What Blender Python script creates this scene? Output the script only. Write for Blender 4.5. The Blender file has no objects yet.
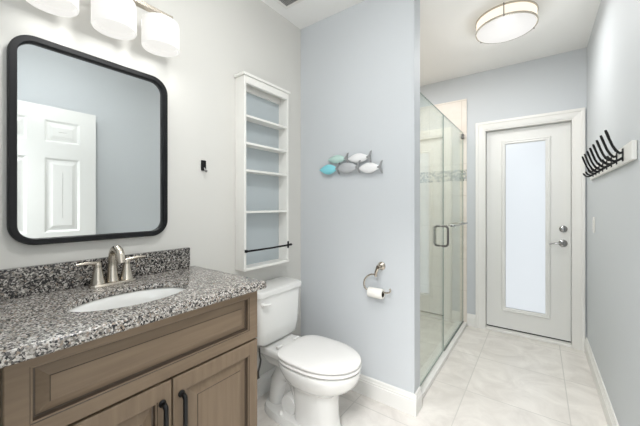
import bpy, bmesh, math, random
from mathutils import Vector, Matrix
PI = math.pi
scene = bpy.context.scene
random.seed(4)

# ------------------------------------------------------------------ camera
XR, YP, YD, ZC, XE = 1.808, 1.765, 3.411, 2.600, 0.869      # right wall, partition, door wall, ceiling, partition end
cam_d = bpy.data.cameras.new('camera')
cam = bpy.data.objects.new('camera', cam_d)
scene.collection.objects.link(cam)
cam.location = (1.480, 0.0, 1.2465)
cam.rotation_euler = (PI / 2, 0, math.radians(36.29))
cam_d.sensor_width = 36.0
cam_d.lens = 298.6 / 640 * 36
cam_d.shift_y = -7.6 / 640
cam_d.clip_start = 0.02
scene.camera = cam

# ------------------------------------------------------------------ world, exposure
world = bpy.data.worlds.new('world')
scene.world = world
world.use_nodes = True
world.node_tree.nodes['Background'].inputs[0].default_value = (0.80, 0.88, 1.0, 1)
world.node_tree.nodes['Background'].inputs[1].default_value = 0.3
vs = scene.view_settings
vs.view_transform = 'Standard'
vs.look = 'None'
vs.gamma = 1.0
vs.use_curve_mapping = False
vs.exposure = 0.22
P_CEIL, P_GLOW, P_ROOM_FILL, P_VAN, P_HALL_FILL, P_SHOWER_FILL = 6.2, 1.8, 7.0, 0.30, 104.0, 7.0
LAMP = (1.0, 0.995, 0.985)      # lamp powers (W); glow, room, hall and shower are added fill
E_CEIL, E_SHADE, E_PANE = 0.58, 0.54, 1.0                    # lamp glass and daylight pane

def lin(c):
    c = c / 255.0
    return c / 12.92 if c <= 0.04045 else ((c + 0.055) / 1.055) ** 2.4
def rgb(r, g, b):
    return (lin(r), lin(g), lin(b), 1.0)

# ------------------------------------------------------------------ materials
def new_mat(name):
    m = bpy.data.materials.new(name)
    m.use_nodes = True
    nt = m.node_tree
    return m, nt, nt.nodes['Principled BSDF']

def noise_bump(nt, bsdf, scale, strength, dist=0.002, detail=4):
    tc = nt.nodes.new('ShaderNodeTexCoord')
    n = nt.nodes.new('ShaderNodeTexNoise')
    n.inputs['Scale'].default_value = scale
    n.inputs['Detail'].default_value = detail
    b = nt.nodes.new('ShaderNodeBump')
    b.inputs['Strength'].default_value = strength
    b.inputs['Distance'].default_value = dist
    nt.links.new(tc.outputs['Object'], n.inputs['Vector'])
    nt.links.new(n.outputs['Fac'], b.inputs['Height'])
    nt.links.new(b.outputs['Normal'], bsdf.inputs['Normal'])

def simple(name, col, rough=0.5, metal=0.0, spec=0.5, bump=None, coat=0.0, emit=0.0, ecol=None):
    m, nt, b = new_mat(name)
    b.inputs['Base Color'].default_value = col
    b.inputs['Roughness'].default_value = rough
    b.inputs['Metallic'].default_value = metal
    b.inputs['Specular IOR Level'].default_value = spec
    b.inputs['Coat Weight'].default_value = coat
    if emit:
        b.inputs['Emission Color'].default_value = ecol or col
        b.inputs['Emission Strength'].default_value = emit
    if bump:
        noise_bump(nt, b, *bump)
    return m

M = {}
M['paint_blue'] = simple('pale blue wall paint', rgb(202, 206, 209), 0.6, spec=0.3, bump=(160, 0.10, 0.001))
M['wall_white'] = simple('warm white left wall', rgb(212, 211, 206), 0.6, spec=0.3, bump=(160, 0.10, 0.001))  # lighter and warmer than the tone on the other walls
M['ceiling'] = simple('ceiling paint', rgb(240, 240, 238), 0.8, spec=0.2, bump=(90, 0.12, 0.001))
M['trim'] = simple('white trim paint', rgb(231, 230, 226), 0.35, bump=(30, 0.03, 0.001))
M['door_paint'] = simple('white door paint', rgb(229, 229, 226), 0.35, bump=(60, 0.03, 0.001))
M['white_cabinet'] = simple('white cabinet paint', rgb(232, 231, 226), 0.35, bump=(40, 0.03, 0.001))
M['porcelain'] = simple('white porcelain', rgb(228, 228, 225), 0.12, coat=0.4)
M['seat_plastic'] = simple('white seat plastic', rgb(232, 231, 228), 0.22)
M['nickel'] = simple('brushed nickel', rgb(196, 188, 176), 0.26, metal=1.0, bump=(300, 0.05, 0.0005))
M['chrome'] = simple('polished metal', rgb(160, 160, 160), 0.14, metal=1.0)
M['dark_metal'] = simple('dark pewter metal', rgb(110, 108, 106), 0.3, metal=1.0)
M['black'] = simple('black metal', rgb(10, 10, 11), 0.4, spec=0.3, bump=(200, 0.05, 0.0005))
M['black_frame'] = simple('black mirror frame', rgb(14, 15, 18), 0.45, spec=0.3, bump=(120, 0.03, 0.0005))
M['mirror'] = simple('silvered glass', rgb(222, 226, 226), 0.01, metal=1.0)
M['paper'] = simple('tissue paper', rgb(240, 238, 232), 0.9, bump=(200, 0.3, 0.001))
M['card'] = simple('brown card tube', rgb(70, 58, 48), 0.9)
M['rubber'] = simple('dark braided hose', rgb(60, 58, 56), 0.5)
M['shade'] = simple('opal glass', rgb(160, 160, 158), 0.25, emit=E_SHADE, ecol=(1.0, 0.975, 0.93, 1))
M['diffuser'] = simple('lit lamp diffuser', rgb(120, 120, 120), 0.4, emit=E_CEIL, ecol=(1.0, 0.98, 0.95, 1))
M['diffuser_side'] = simple('warm lit lamp side', rgb(150, 144, 134), 0.4, emit=0.80, ecol=(1.0, 0.92, 0.78, 1))
M['vent_slat'] = simple('grey vent grille', rgb(150, 150, 148), 0.5)
M['vent_shade'] = simple('painted vent shade', rgb(60, 60, 60), 0.9)
M['fish_teal'] = simple('turquoise glazed metal', rgb(136, 212, 222), 0.3, bump=(90, 0.25, 0.002))
M['fish_mint'] = simple('pale mint glazed metal', rgb(188, 216, 208), 0.3, bump=(90, 0.25, 0.002))
M['fish_grey'] = simple('silver grey glazed metal', rgb(186, 188, 190), 0.3, metal=0.1, bump=(90, 0.25, 0.002))
M['fish_white'] = simple('pearl white glazed metal', rgb(232, 232, 232), 0.3, bump=(90, 0.25, 0.002))
M['fish_tail'] = simple('hammered grey metal', rgb(160, 161, 162), 0.35, metal=0.6, bump=(120, 0.3, 0.002))
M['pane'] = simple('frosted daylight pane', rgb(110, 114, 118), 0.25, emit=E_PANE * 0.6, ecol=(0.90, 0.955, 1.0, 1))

def granite(name, dark):
    m, nt, b = new_mat(name)
    N, L = nt.nodes, nt.links
    tc = N.new('ShaderNodeTexCoord')
    ns = N.new('ShaderNodeTexNoise'); ns.inputs['Scale'].default_value = 60; ns.inputs['Detail'].default_value = 3
    mx = N.new('ShaderNodeMixRGB'); mx.inputs[0].default_value = 0.012
    L.new(tc.outputs['Object'], ns.inputs['Vector'])
    L.new(tc.outputs['Object'], mx.inputs[1]); L.new(ns.outputs['Color'], mx.inputs[2])
    v = N.new('ShaderNodeTexVoronoi'); v.inputs['Scale'].default_value = 225
    L.new(mx.outputs[0], v.inputs['Vector'])
    sp = N.new('ShaderNodeSeparateColor')
    L.new(v.outputs['Color'], sp.inputs[0])
    cr = N.new('ShaderNodeValToRGB')
    cr.color_ramp.interpolation = 'CONSTANT'
    e = cr.color_ramp.elements
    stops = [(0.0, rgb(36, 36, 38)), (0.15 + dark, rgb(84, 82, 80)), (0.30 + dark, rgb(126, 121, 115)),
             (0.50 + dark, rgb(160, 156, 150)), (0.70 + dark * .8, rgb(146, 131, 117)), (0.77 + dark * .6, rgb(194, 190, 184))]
    e[0].position, e[0].color = stops[0]
    e[1].position, e[1].color = stops[1]
    for p, c in stops[2:]:
        q = e.new(p); q.color = c
    L.new(sp.outputs[0], cr.inputs[0])
    v2 = N.new('ShaderNodeTexVoronoi'); v2.inputs['Scale'].default_value = 420
    L.new(tc.outputs['Object'], v2.inputs['Vector'])
    sp2 = N.new('ShaderNodeSeparateColor'); L.new(v2.outputs['Color'], sp2.inputs[0])
    mr = N.new('ShaderNodeMapRange'); mr.inputs['To Min'].default_value = 0.72; mr.inputs['To Max'].default_value = 1.18
    L.new(sp2.outputs[1], mr.inputs['Value'])
    mul = N.new('ShaderNodeMixRGB'); mul.blend_type = 'MULTIPLY'; mul.inputs[0].default_value = 1
    L.new(cr.outputs[0], mul.inputs[1]); L.new(mr.outputs[0], mul.inputs[2])
    L.new(mul.outputs[0], b.inputs['Base Color'])
    b.inputs['Roughness'].default_value = 0.18
    return m
M['granite'] = granite('speckled granite', 0.0)  # paler copy: glare on the counter top put into the colour
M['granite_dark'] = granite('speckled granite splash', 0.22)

def wood(name, scl):
    m, nt, b = new_mat(name)
    N, L = nt.nodes, nt.links
    tc = N.new('ShaderNodeTexCoord')
    mp = N.new('ShaderNodeMapping'); mp.inputs['Scale'].default_value = scl
    L.new(tc.outputs['Object'], mp.inputs['Vector'])
    n = N.new('ShaderNodeTexNoise'); n.inputs['Scale'].default_value = 1.6; n.inputs['Detail'].default_value = 6; n.inputs['Distortion'].default_value = 0.6
    L.new(mp.outputs[0], n.inputs['Vector'])
    cr = N.new('ShaderNodeValToRGB')
    e = cr.color_ramp.elements
    e[0].position, e[0].color = 0.25, rgb(111, 95, 77)
    e[1].position, e[1].color = 0.75, rgb(127, 110, 91)
    L.new(n.outputs['Fac'], cr.inputs[0])
    L.new(cr.outputs[0], b.inputs['Base Color'])
    b.inputs['Roughness'].default_value = 0.5; b.inputs['Specular IOR Level'].default_value = 0.35
    bp = N.new('ShaderNodeBump'); bp.inputs['Strength'].default_value = 0.06; bp.inputs['Distance'].default_value = 0.001
    L.new(n.outputs['Fac'], bp.inputs['Height']); L.new(bp.outputs[0], b.inputs['Normal'])
    return m
M['wood_glaze'] = simple('dark glaze in the panel grooves', rgb(74, 62, 50), 0.55)
M['wood'] = wood('taupe stained maple', (30, 30, 2.2))
M['wood_across'] = wood('taupe stained maple across', (30, 2.2, 30))
M['panel_grey'] = simple('grey blue back panel paint', rgb(178, 186, 189), 0.6, spec=0.3)

def tiles(name, c1, c2, grout, size, off, gw, rough, axes='xy', vein=3.0, offset=0.0):
    """square tiles laid on the object's own axes"""
    m, nt, b = new_mat(name)
    N, L = nt.nodes, nt.links
    tc = N.new('ShaderNodeTexCoord')
    sx = N.new('ShaderNodeSeparateXYZ'); L.new(tc.outputs['Object'], sx.inputs[0])
    cb = N.new('ShaderNodeCombineXYZ')
    for k, a in enumerate(axes):
        ad = N.new('ShaderNodeMath'); ad.operation = 'SUBTRACT'; ad.inputs[1].default_value = off[k]
        L.new(sx.outputs[a.upper()], ad.inputs[0]); L.new(ad.outputs[0], cb.inputs[k])
    br = N.new('ShaderNodeTexBrick')
    br.offset = offset; br.squash = 1.0
    br.inputs['Scale'].default_value = 1.0
    br.inputs['Brick Width'].default_value = size[0]; br.inputs['Row Height'].default_value = size[1]
    br.inputs['Mortar Size'].default_value = gw; br.inputs['Mortar Smooth'].default_value = 0.2
    br.inputs['Color1'].default_value = (0, 0, 0, 1); br.inputs['Color2'].default_value = (1, 1, 1, 1)
    L.new(cb.outputs[0], br.inputs['Vector'])
    n = N.new('ShaderNodeTexNoise'); n.inputs['Scale'].default_value = vein; n.inputs['Detail'].default_value = 8
    n.inputs['Roughness'].default_value = 0.62; n.inputs['Distortion'].default_value = 1.4
    L.new(tc.outputs['Object'], n.inputs['Vector'])
    cr = N.new('ShaderNodeValToRGB')
    cr.color_ramp.elements[0].position = 0.34; cr.color_ramp.elements[0].color = c1
    cr.color_ramp.elements[1].position = 0.66; cr.color_ramp.elements[1].color = c2
    L.new(n.outputs['Fac'], cr.inputs[0])
    tv = N.new('ShaderNodeMapRange'); tv.inputs['To Min'].default_value = 0.965; tv.inputs['To Max'].default_value = 1.03
    L.new(br.outputs['Color'], tv.inputs['Value'])
    mul = N.new('ShaderNodeMixRGB'); mul.blend_type = 'MULTIPLY'; mul.inputs[0].default_value = 1
    L.new(cr.outputs[0], mul.inputs[1]); L.new(tv.outputs[0], mul.inputs[2])
    mx = N.new('ShaderNodeMixRGB'); mx.inputs[2].default_value = grout
    L.new(br.outputs['Fac'], mx.inputs[0]); L.new(mul.outputs[0], mx.inputs[1])
    L.new(mx.outputs[0], b.inputs['Base Color'])
    b.inputs['Roughness'].default_value = rough
    bp = N.new('ShaderNodeBump'); bp.invert = True; bp.inputs['Strength'].default_value = 0.12; bp.inputs['Distance'].default_value = 0.002
    L.new(br.outputs['Fac'], bp.inputs['Height']); L.new(bp.outputs[0], b.inputs['Normal'])
    return m
M['floor'] = tiles('pale marbled floor tile', rgb(214, 209, 203), rgb(234, 230, 224), rgb(203, 200, 194), (0.545, 0.55), (-0.01, 0.005), 0.0032, 0.26, 'xy', 4.0)
M['tile_x'] = tiles('cream shower tile', rgb(226, 217, 206), rgb(236, 229, 220), rgb(212, 203, 192), (0.33, 0.33), (0.0, 0.03), 0.003, 0.40, 'xz', 3.0, 0.5)
M['tile_y'] = tiles('cream shower tile side', rgb(226, 217, 206), rgb(236, 229, 220), rgb(212, 203, 192), (0.33, 0.33), (0.0, 0.03), 0.003, 0.40, 'yz', 3.0, 0.5)
def mosaic():
    m, nt, b = new_mat('grey glass mosaic')
    N, L = nt.nodes, nt.links
    tc = N.new('ShaderNodeTexCoord')
    v = N.new('ShaderNodeTexVoronoi'); v.inputs['Scale'].default_value = 58
    L.new(tc.outputs['Object'], v.inputs['Vector'])
    sp = N.new('ShaderNodeSeparateColor'); L.new(v.outputs['Color'], sp.inputs[0])
    cr = N.new('ShaderNodeValToRGB'); cr.color_ramp.interpolation = 'CONSTANT'
    e = cr.color_ramp.elements
    e[0].position, e[0].color = 0.0, rgb(214, 208, 196)
    e[1].position, e[1].color = 0.45, rgb(150, 152, 148)
    q = e.new(0.7); q.color = rgb(170, 172, 168)
    q = e.new(0.88); q.color = rgb(110, 114, 114)
    L.new(sp.outputs[0], cr.inputs[0]); L.new(cr.outputs[0], b.inputs['Base Color'])
    b.inputs['Roughness'].default_value = 0.2
    return m
M['mosaic'] = mosaic()
def clear_glass():
    m = bpy.data.materials.new('clear shower glass'); m.use_nodes = True
    nt = m.node_tree; N, L = nt.nodes, nt.links
    N.clear()
    out = N.new('ShaderNodeOutputMaterial')
    t = N.new('ShaderNodeBsdfTransparent'); t.inputs[0].default_value = (0.955, 0.985, 0.968, 1)
    g = N.new('ShaderNodeBsdfGlossy'); g.inputs['Roughness'].default_value = 0.0; g.inputs[0].default_value = (0.95, 0.98, 0.96, 1)
    geo = N.new('ShaderNodeNewGeometry')
    # the same fresnel on both faces of the sheet
    mi = N.new('ShaderNodeMapRange'); mi.inputs['To Min'].default_value = 2.35; mi.inputs['To Max'].default_value = 1.0 / 2.35
    L.new(geo.outputs['Backfacing'], mi.inputs['Value'])
    lw = N.new('ShaderNodeFresnel')
    L.new(mi.outputs[0], lw.inputs[0])
    mx = N.new('ShaderNodeMixShader')
    L.new(lw.outputs[0], mx.inputs[0]); L.new(t.outputs[0], mx.inputs[1]); L.new(g.outputs[0], mx.inputs[2])
    L.new(mx.outputs[0], out.inputs[0])
    return m
M['glass'] = clear_glass()
M['glass_edge'] = simple('green glass edge', rgb(104, 130, 120), 0.2)

# ------------------------------------------------------------------ mesh helpers
def box(bm, x0, x1, y0, y1, z0, z1, bev=0.0, seg=2):
    r = bmesh.ops.create_cube(bm, size=1.0)
    vs_ = r['verts']
    bmesh.ops.scale(bm, verts=vs_, vec=(x1 - x0, y1 - y0, z1 - z0))
    bmesh.ops.translate(bm, verts=vs_, vec=((x0 + x1) / 2, (y0 + y1) / 2, (z0 + z1) / 2))
    if bev:
        ed = {e for v in vs_ for e in v.link_edges}
        bmesh.ops.bevel(bm, geom=list(ed), offset=bev, segments=seg, profile=0.5, affect='EDGES')

def loft(bm, rings, cap0=True, cap1=True, closed=False):
    """rings of equal length; each ring a closed loop"""
    R = [[bm.verts.new(p) for p in r] for r in rings]
    n = len(R[0])
    pairs = list(zip(R, R[1:])) + ([(R[-1], R[0])] if closed else [])
    for a, b in pairs:
        for i in range(n):
            j = (i + 1) % n
            bm.faces.new((a[i], a[j], b[j], b[i]))
    if not closed:
        if cap0: bm.faces.new(list(reversed(R[0])))
        if cap1: bm.faces.new(R[-1])

def tube(bm, pts, rad, seg=12):
    """smooth tube along pts (rad: number or one per point)"""
    pts = [Vector(p) for p in pts]
    rads = rad if isinstance(rad, (list, tuple)) else [rad] * len(pts)
    t0 = (pts[1] - pts[0]).normalized()
    up = Vector((0, 0, 1)) if abs(t0.z) < 0.9 else Vector((1, 0, 0))
    nrm = t0.cross(up).normalized()
    rings = []
    for i, p in enumerate(pts):
        if i == 0: t = t0
        elif i == len(pts) - 1: t = (pts[i] - pts[i - 1]).normalized()
        else: t = ((pts[i + 1] - pts[i]).normalized() + (pts[i] - pts[i - 1]).normalized()).normalized()
        nrm = (nrm - t * nrm.dot(t)).normalized()
        bn = t.cross(nrm)
        rings.append([p + (nrm * math.cos(a) + bn * math.sin(a)) * rads[i] for a in [2 * PI * k / seg for k in range(seg)]])
    loft(bm, rings)

def lathe(bm, prof, origin, axis=(0, 0, 1), seg=32, cap0=True, cap1=True, sx=1.0, sy=1.0):
    """prof: (radius, height along axis)"""
    ax = Vector(axis).normalized()
    ref = Vector((1, 0, 0)) if abs(ax.x) < 0.9 else Vector((0, 1, 0))
    u = (ref - ax * ref.dot(ax)).normalized(); w = ax.cross(u)
    o = Vector(origin)
    rings = [[o + ax * h + u * (r * sx * math.cos(a)) + w * (r * sy * math.sin(a)) for a in [2 * PI * k / seg for k in range(seg)]] for r, h in prof]
    loft(bm, rings, cap0, cap1)

def arc(c, r, a0, a1, n, plane='xz', k=0.0):
    out = []
    for i in range(n + 1):
        a = a0 + (a1 - a0) * i / n
        p, q = r * math.cos(a), r * math.sin(a)
        if plane == 'xz': out.append((c[0] + p, c[1], c[2] + q))
        elif plane == 'yz': out.append((c[0], c[1] + p, c[2] + q))
        else: out.append((c[0] + p, c[1] + q, c[2]))
    return out

def wpos(o):
    p = Vector((0, 0, 0))
    while o is not None:
        p = p + o.location; o = o.parent
    return p

def obj(name, bm, mat, parent=None, smooth=False, loc=None, label=None):
    """link a bmesh (written in room coordinates) as one mesh object"""
    bmesh.ops.recalc_face_normals(bm, faces=bm.faces[:])
    off = wpos(parent) if parent is not None else Vector(loc or (0, 0, 0))
    bmesh.ops.translate(bm, verts=bm.verts[:], vec=-off)
    me = bpy.data.meshes.new(name)
    bm.to_mesh(me); bm.free()
    me.materials.append(mat)
    if smooth:
        for p in me.polygons: p.use_smooth = True
        try: me.set_sharp_from_angle(angle=math.radians(40))
        except Exception: pass
    o = bpy.data.objects.new(name, me)
    scene.collection.objects.link(o)
    if parent is not None: o.parent = parent
    else: o.location = off
    if label: o['label'] = label
    return o

def thing(name, label, cat, loc, group=None):
    o = bpy.data.objects.new(name, None)
    o.empty_display_size = 0.05
    scene.collection.objects.link(o)
    o.location = loc
    o['label'] = label; o['category'] = cat
    if group: o['group'] = group
    return o

def tag(o, label, cat, group=None):
    o['label'] = label; o['category'] = cat
    if group: o['group'] = group
    return o

def struct(name, bm, mat, label, cat, smooth=False):
    o = obj(name, bm, mat, None, smooth)
    o['kind'] = 'structure'; o['label'] = label; o['category'] = cat
    return o

def B(*a, **k):
    bm = bmesh.new(); box(bm, *a, **k); return bm

# ------------------------------------------------------------------ the room shell
T = 0.10
struct('floor', B(-T, 2.6, -1.7, YD + 0.25, -0.10, 0.0), M['floor'], 'pale marbled square floor tiles across the bathroom', 'floor')
struct('ceiling', B(-T, 2.6, -1.7, YD + 0.25, ZC, ZC + 0.1), M['ceiling'], 'flat white painted ceiling above the bathroom', 'ceiling')
struct('wall_left', B(-T, 0.0, -0.07, YP + 0.06, 0.0, ZC), M['wall_white'], 'off white wall behind the mirror and toilet', 'wall')
struct('wall_right', B(XR, XR + T, -0.07, YD + 0.06, 0.0, ZC), M['paint_blue'], 'pale blue wall carrying the hook rail', 'wall')
struct('wall_partition', B(0.0, XE, YP, YP + 0.105, 0.0, ZC), M['paint_blue'], 'pale blue partition wall beside the toilet with the fish art', 'wall')
# door wall: cut round the doorway
JX0, JX1, JZ = 1.029, 1.724, 2.010
bm = bmesh.new()
box(bm, -T, JX0, YD, YD + 0.14, 0, ZC)
box(bm, JX1, XR + T, YD, YD + 0.14, 0, ZC)
box(bm, JX0, JX1, YD, YD + 0.14, JZ, ZC)
struct('wall_far', bm, M['paint_blue'], 'pale blue end wall around the glazed white door', 'wall')
# wall at the photographer's doorway
bm = bmesh.new()
box(bm, -T, 1.0, -0.07, 0.05, 0, ZC)
box(bm, 1.0, XR + T, -0.07, 0.05, 2.09, ZC)
box(bm, 1.772, XR, -0.07, 0.165, 0, 2.09)
struct('wall_back', bm, M['paint_blue'], 'pale blue wall with the entrance opening opposite the glazed door', 'wall')
# hallway outside that opening
bm = bmesh.new()
box(bm, 0.2, 0.3, -1.7, -0.07, 0, ZC); box(bm, 2.5, 2.6, -1.7, -0.07, 0, ZC); box(bm, 0.2, 2.6, -1.7, -1.6, 0, ZC)
box(bm, XR + T, 2.6, -0.12, -0.07, 0, ZC)
struct('wall_hall', bm, M['paint_blue'], 'pale hallway walls outside the entrance opening', 'wall')
# shower lining
SY0 = YP + 0.105
struct('wall_shower_side', B(-T, 0.012, SY0 - 0.05, YD, 0, ZC), M['tile_y'], 'cream tiled side wall inside the shower', 'wall')
bm = bmesh.new()
box(bm, 0.012, XE + 0.004, YD - 0.012, YD, 0, 2.355)
struct('wall_shower_end', bm, M['tile_x'], 'cream tiled end wall inside the shower', 'wall')
struct('trim_1', B(0.012, XE + 0.002, YD - 0.017, YD - 0.012, 1.502, 1.620), M['mosaic'], 'grey glass mosaic band across the shower end wall', 'trim')
struct('wall_shower_near', B(0.012, XE - 0.09, SY0, SY0 + 0.012, 0, 2.355), M['tile_x'], 'cream tiled near wall inside the shower', 'wall')
struct('trim_2', B(XE, XE + 0.012, YP - 0.001, SY0 + 0.001, 0.125, ZC - 0.001, bev=0.002), M['paint_blue'], 'pale blue facing strip on the end of the partition', 'trim')

def baseboard(name, p, q, n, label, h=0.125, t=0.016):
    """profiled skirting from p to q, n points into the room"""
    prof = [(0, 0), (t, 0), (t, h * 0.70), (t * 0.82, h * 0.72), (t * 0.82, h * 0.80), (t * 0.62, h * 0.84), (t * 0.55, h * 0.95), (t * 0.3, h), (0, h)]
    bm = bmesh.new()
    loft(bm, [[(a[0] + n[0] * d, a[1] + n[1] * d, z) for d, z in prof] for a in (p, q)])
    return struct(name, bm, M['trim'], label, 'baseboard')
baseboard('baseboard_right', (XR, 0.17), (XR, YD - 0.018), (-1, 0), 'white profiled baseboard along the right wall')
baseboard('baseboard_partition', (0.016, YP), (XE + 0.028, YP), (0, -1), 'white profiled baseboard along the fish art partition')
baseboard('baseboard_partition_end', (XE + 0.012, YP - 0.0), (XE + 0.012, SY0 - 0.012), (1, 0), 'short white baseboard on the partition end by the shower')
baseboard('baseboard_left', (0, 0.895), (0, YP), (1, 0), 'white baseboard behind the toilet')
baseboard('baseboard_far', (XE + 0.006, YD), (0.955, YD), (0, -1), 'short white baseboard between shower tile and door casing')
# shower curb
struct('trim_3', B(XE - 0.10, XE + 0.008, SY0 + 0.0, YD - 0.012, 0.0, 0.034, bev=0.006), M['trim'], 'low white curb under the shower glass', 'curb')

# ------------------------------------------------------------------ the glazed door at the end
def casing():
    w, t = 0.072, 0.018
    ix0, ix1, iz = JX0, JX1, JZ
    prof = [(0.0, 0.0), (0.0, 0.012), (0.010, 0.013), (0.016, t * 0.78), (0.044, t), (0.051, t * 1.25), (w, t * 1.3), (w, 0.0)]  # (offset outwards, depth)
    bm = bmesh.new()
    path = []
    for d, dep in prof:
        path.append([(ix0 - d, YD - dep, 0.0), (ix0 - d, YD - dep, iz + d), (ix1 + d, YD - dep, iz + d), (ix1 + d, YD - dep, 0.0)])
    n = len(prof)
    V = [[bm.verts.new(p) for p in row] for row in path]
    for i in range(n):
        j = (i + 1) % n
        for k in range(3):
            bm.faces.new((V[i][k], V[i][k + 1], V[j][k + 1], V[j][k]))
    bm.faces.new([V[i][0] for i in range(n)]); bm.faces.new([V[i][3] for i in reversed(range(n))])
    return bm
struct('trim_4', casing(), M['trim'], 'white moulded casing around the glazed door', 'door casing')
DY = YD + 0.055           # face of the door slab
bm = bmesh.new()
box(bm, JX0, JX0 + 0.014, YD - 0.005, DY + 0.05, 0, JZ); box(bm, JX1 - 0.014, JX1, YD - 0.005, DY + 0.05, 0, JZ)
box(bm, JX0 + .014, JX1 - .014, YD - 0.005, DY + 0.05, JZ - 0.014, JZ)
struct('trim_5', bm, M['trim'], 'white door jamb set inside the casing of the glazed door', 'door jamb')
struct('trim_6', B(JX0 + .014, JX1 - .014, YD - 0.004, DY + 0.05, 0.0, 0.022, bev=0.004), M['trim'], 'white threshold under the glazed door', 'threshold')

dx0, dx1, dz0, dz1 = JX0 + 0.018, JX1 - 0.018, 0.034, JZ - 0.018
px0, px1, pz0, pz1 = 1.212, 1.526, 0.238, 1.848           # pane
door = thing('door_1', 'white door with a tall frosted glass pane at the end of the room', 'door', ((dx0 + dx1) / 2, DY + 0.02, dz0))
door['kind'] = 'structure'
bm = bmesh.new()
yb = DY + 0.044
box(bm, dx0, px0, DY, yb, dz0, dz1); box(bm, px1, dx1, DY, yb, dz0, dz1)
box(bm, px0, px1, DY, yb, dz0, pz0); box(bm, px0, px1, DY, yb, pz1, dz1)
obj('door_slab', bm, M['door_paint'], door)
def rect_loft(bm, x0, x1, z0, z1, prof, axis='y'):
    """nested rectangles: prof = (inset, depth coordinate)"""
    rings = []
    for d, y in prof:
        pts = [(x0 + d, z0 + d), (x1 - d, z0 + d), (x1 - d, z1 - d), (x0 + d, z1 - d)]
        rings.append([(p, y, q) if axis == 'y' else (y, p, q) for p, q in pts])
    loft(bm, rings, False, False, closed=True)
bm = bmesh.new()
rect_loft(bm, px0 - 0.038, px1 + 0.038, pz0 - 0.038, pz1 + 0.038, [(0, DY), (0.004, DY - 0.010), (0.012, DY - 0.012), (0.018, DY - 0.008), (0.030, DY - 0.010), (0.038, DY - 0.002), (0.038, DY + 0.012), (0.030, DY + .012)])
obj('pane_frame', bm, M['door_paint'], door, label='raised white moulding around the pane')
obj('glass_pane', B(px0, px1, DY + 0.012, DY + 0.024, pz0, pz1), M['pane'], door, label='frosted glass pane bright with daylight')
obj('door_gap_shade', B(dx0, dx1, DY + 0.004, yb, 0.0225, 0.0338), M['black'], door, label='dark strip painted as the shaded gap under the door')  # dark strip stands in for the shaded gap above the threshold
hx = 1.652
bm = bmesh.new()
lathe(bm, [(0.033, 0), (0.033, 0.006), (0.026, 0.012), (0.012, 0.014), (0.012, 0.045), (0.010, 0.048)], (hx, DY, 0.905), (0, -1, 0), 28)
h = obj('door_handle', bm, M['chrome'], door, True, label='round metal rose with curved lever')
bm = bmesh.new()
tube(bm, [(hx + .006, DY - 0.042, 0.905), (hx - 0.02, DY - 0.046, 0.907), (hx - 0.055, DY - 0.046, 0.905), (hx - 0.085, DY - 0.044, 0.896), (hx - 0.100, DY - 0.042, 0.893)], [0.009, 0.0095, 0.008, 0.0065, 0.006])
obj('lever', bm, M['chrome'], h, True)
bm = bmesh.new()
lathe(bm, [(0.030, 0), (0.030, 0.008), (0.022, 0.016), (0.010, 0.018)], (hx + 0.002, DY, 1.035), (0, -1, 0), 28)
box(bm, hx - 0.004, hx + 0.008, DY - 0.032, DY - 0.016, 1.020, 1.050, bev=0.002)
obj('deadbolt', bm, M['chrome'], door, True, label='round metal deadbolt thumb turn above the lever')

# ------------------------------------------------------------------ six panel entrance door, open against the right wall (seen in the mirror)
ey0, ey1, ex0, ex1 = 0.174, 0.960, 1.722, 1.757
edoor = thing('door_2', 'white six panel door folded open against the right wall, seen in the mirror', 'door', (1.74, 0.174, 0.015))
edoor['kind'] = 'structure'
ez0, ez1 = 0.015, 2.045
cols = [(ey0 + 0.115, ey0 + 0.115 + 0.226), (ey1 - 0.115 - 0.226, ey1 - 0.115)]
rows = [(0.22, 0.86), (1.03, 1.63), (1.76, 1.935)]
bm = bmesh.new()
ycuts = [ey0, cols[0][0], cols[0][1], cols[1][0], cols[1][1], ey1]
for a, b_ in ((0, 1), (2, 3), (4, 5)): box(bm, ex0, ex1, ycuts[a], ycuts[b_], ez0, ez1)
zc = [ez0] + [z for r in rows for z in r] + [ez1]
for (c0, c1) in cols:
    for k in range(0, 8, 2): box(bm, ex0, ex1, c0, c1, zc[k], zc[k + 1])
obj('door_slab', bm, M['door_paint'], edoor)
for (c0, c1) in cols:
    for (r0, r1) in rows:
        bm = bmesh.new()
        rect_loft(bm, c0, c1, r0, r1, [(0, ex0 + 0.001), (0.008, ex0 + 0.005), (0.014, ex0 + 0.010), (0.030, ex0 + 0.009), (0.052, ex0 + 0.003), (min(c1 - c0, r1 - r0) / 2 - 0.001, ex0 + 0.003), (min(c1 - c0, r1 - r0) / 2 - 0.001, ex1 - 0.004), (0, ex1 - 0.004)], axis='x')
        obj('door_panel', bm, M['door_paint'], edoor)
bm = bmesh.new()
lathe(bm, [(0.03, 0), (0.03, 0.006), (0.012, 0.01), (0.011, 0.03), (0.026, 0.04), (0.028, 0.052), (0.018, 0.062)], (ex0, ey1 - 0.06, 0.86), (-1, 0, 0), 24)
obj('door_knob', bm, M['chrome'], edoor, True)

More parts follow.
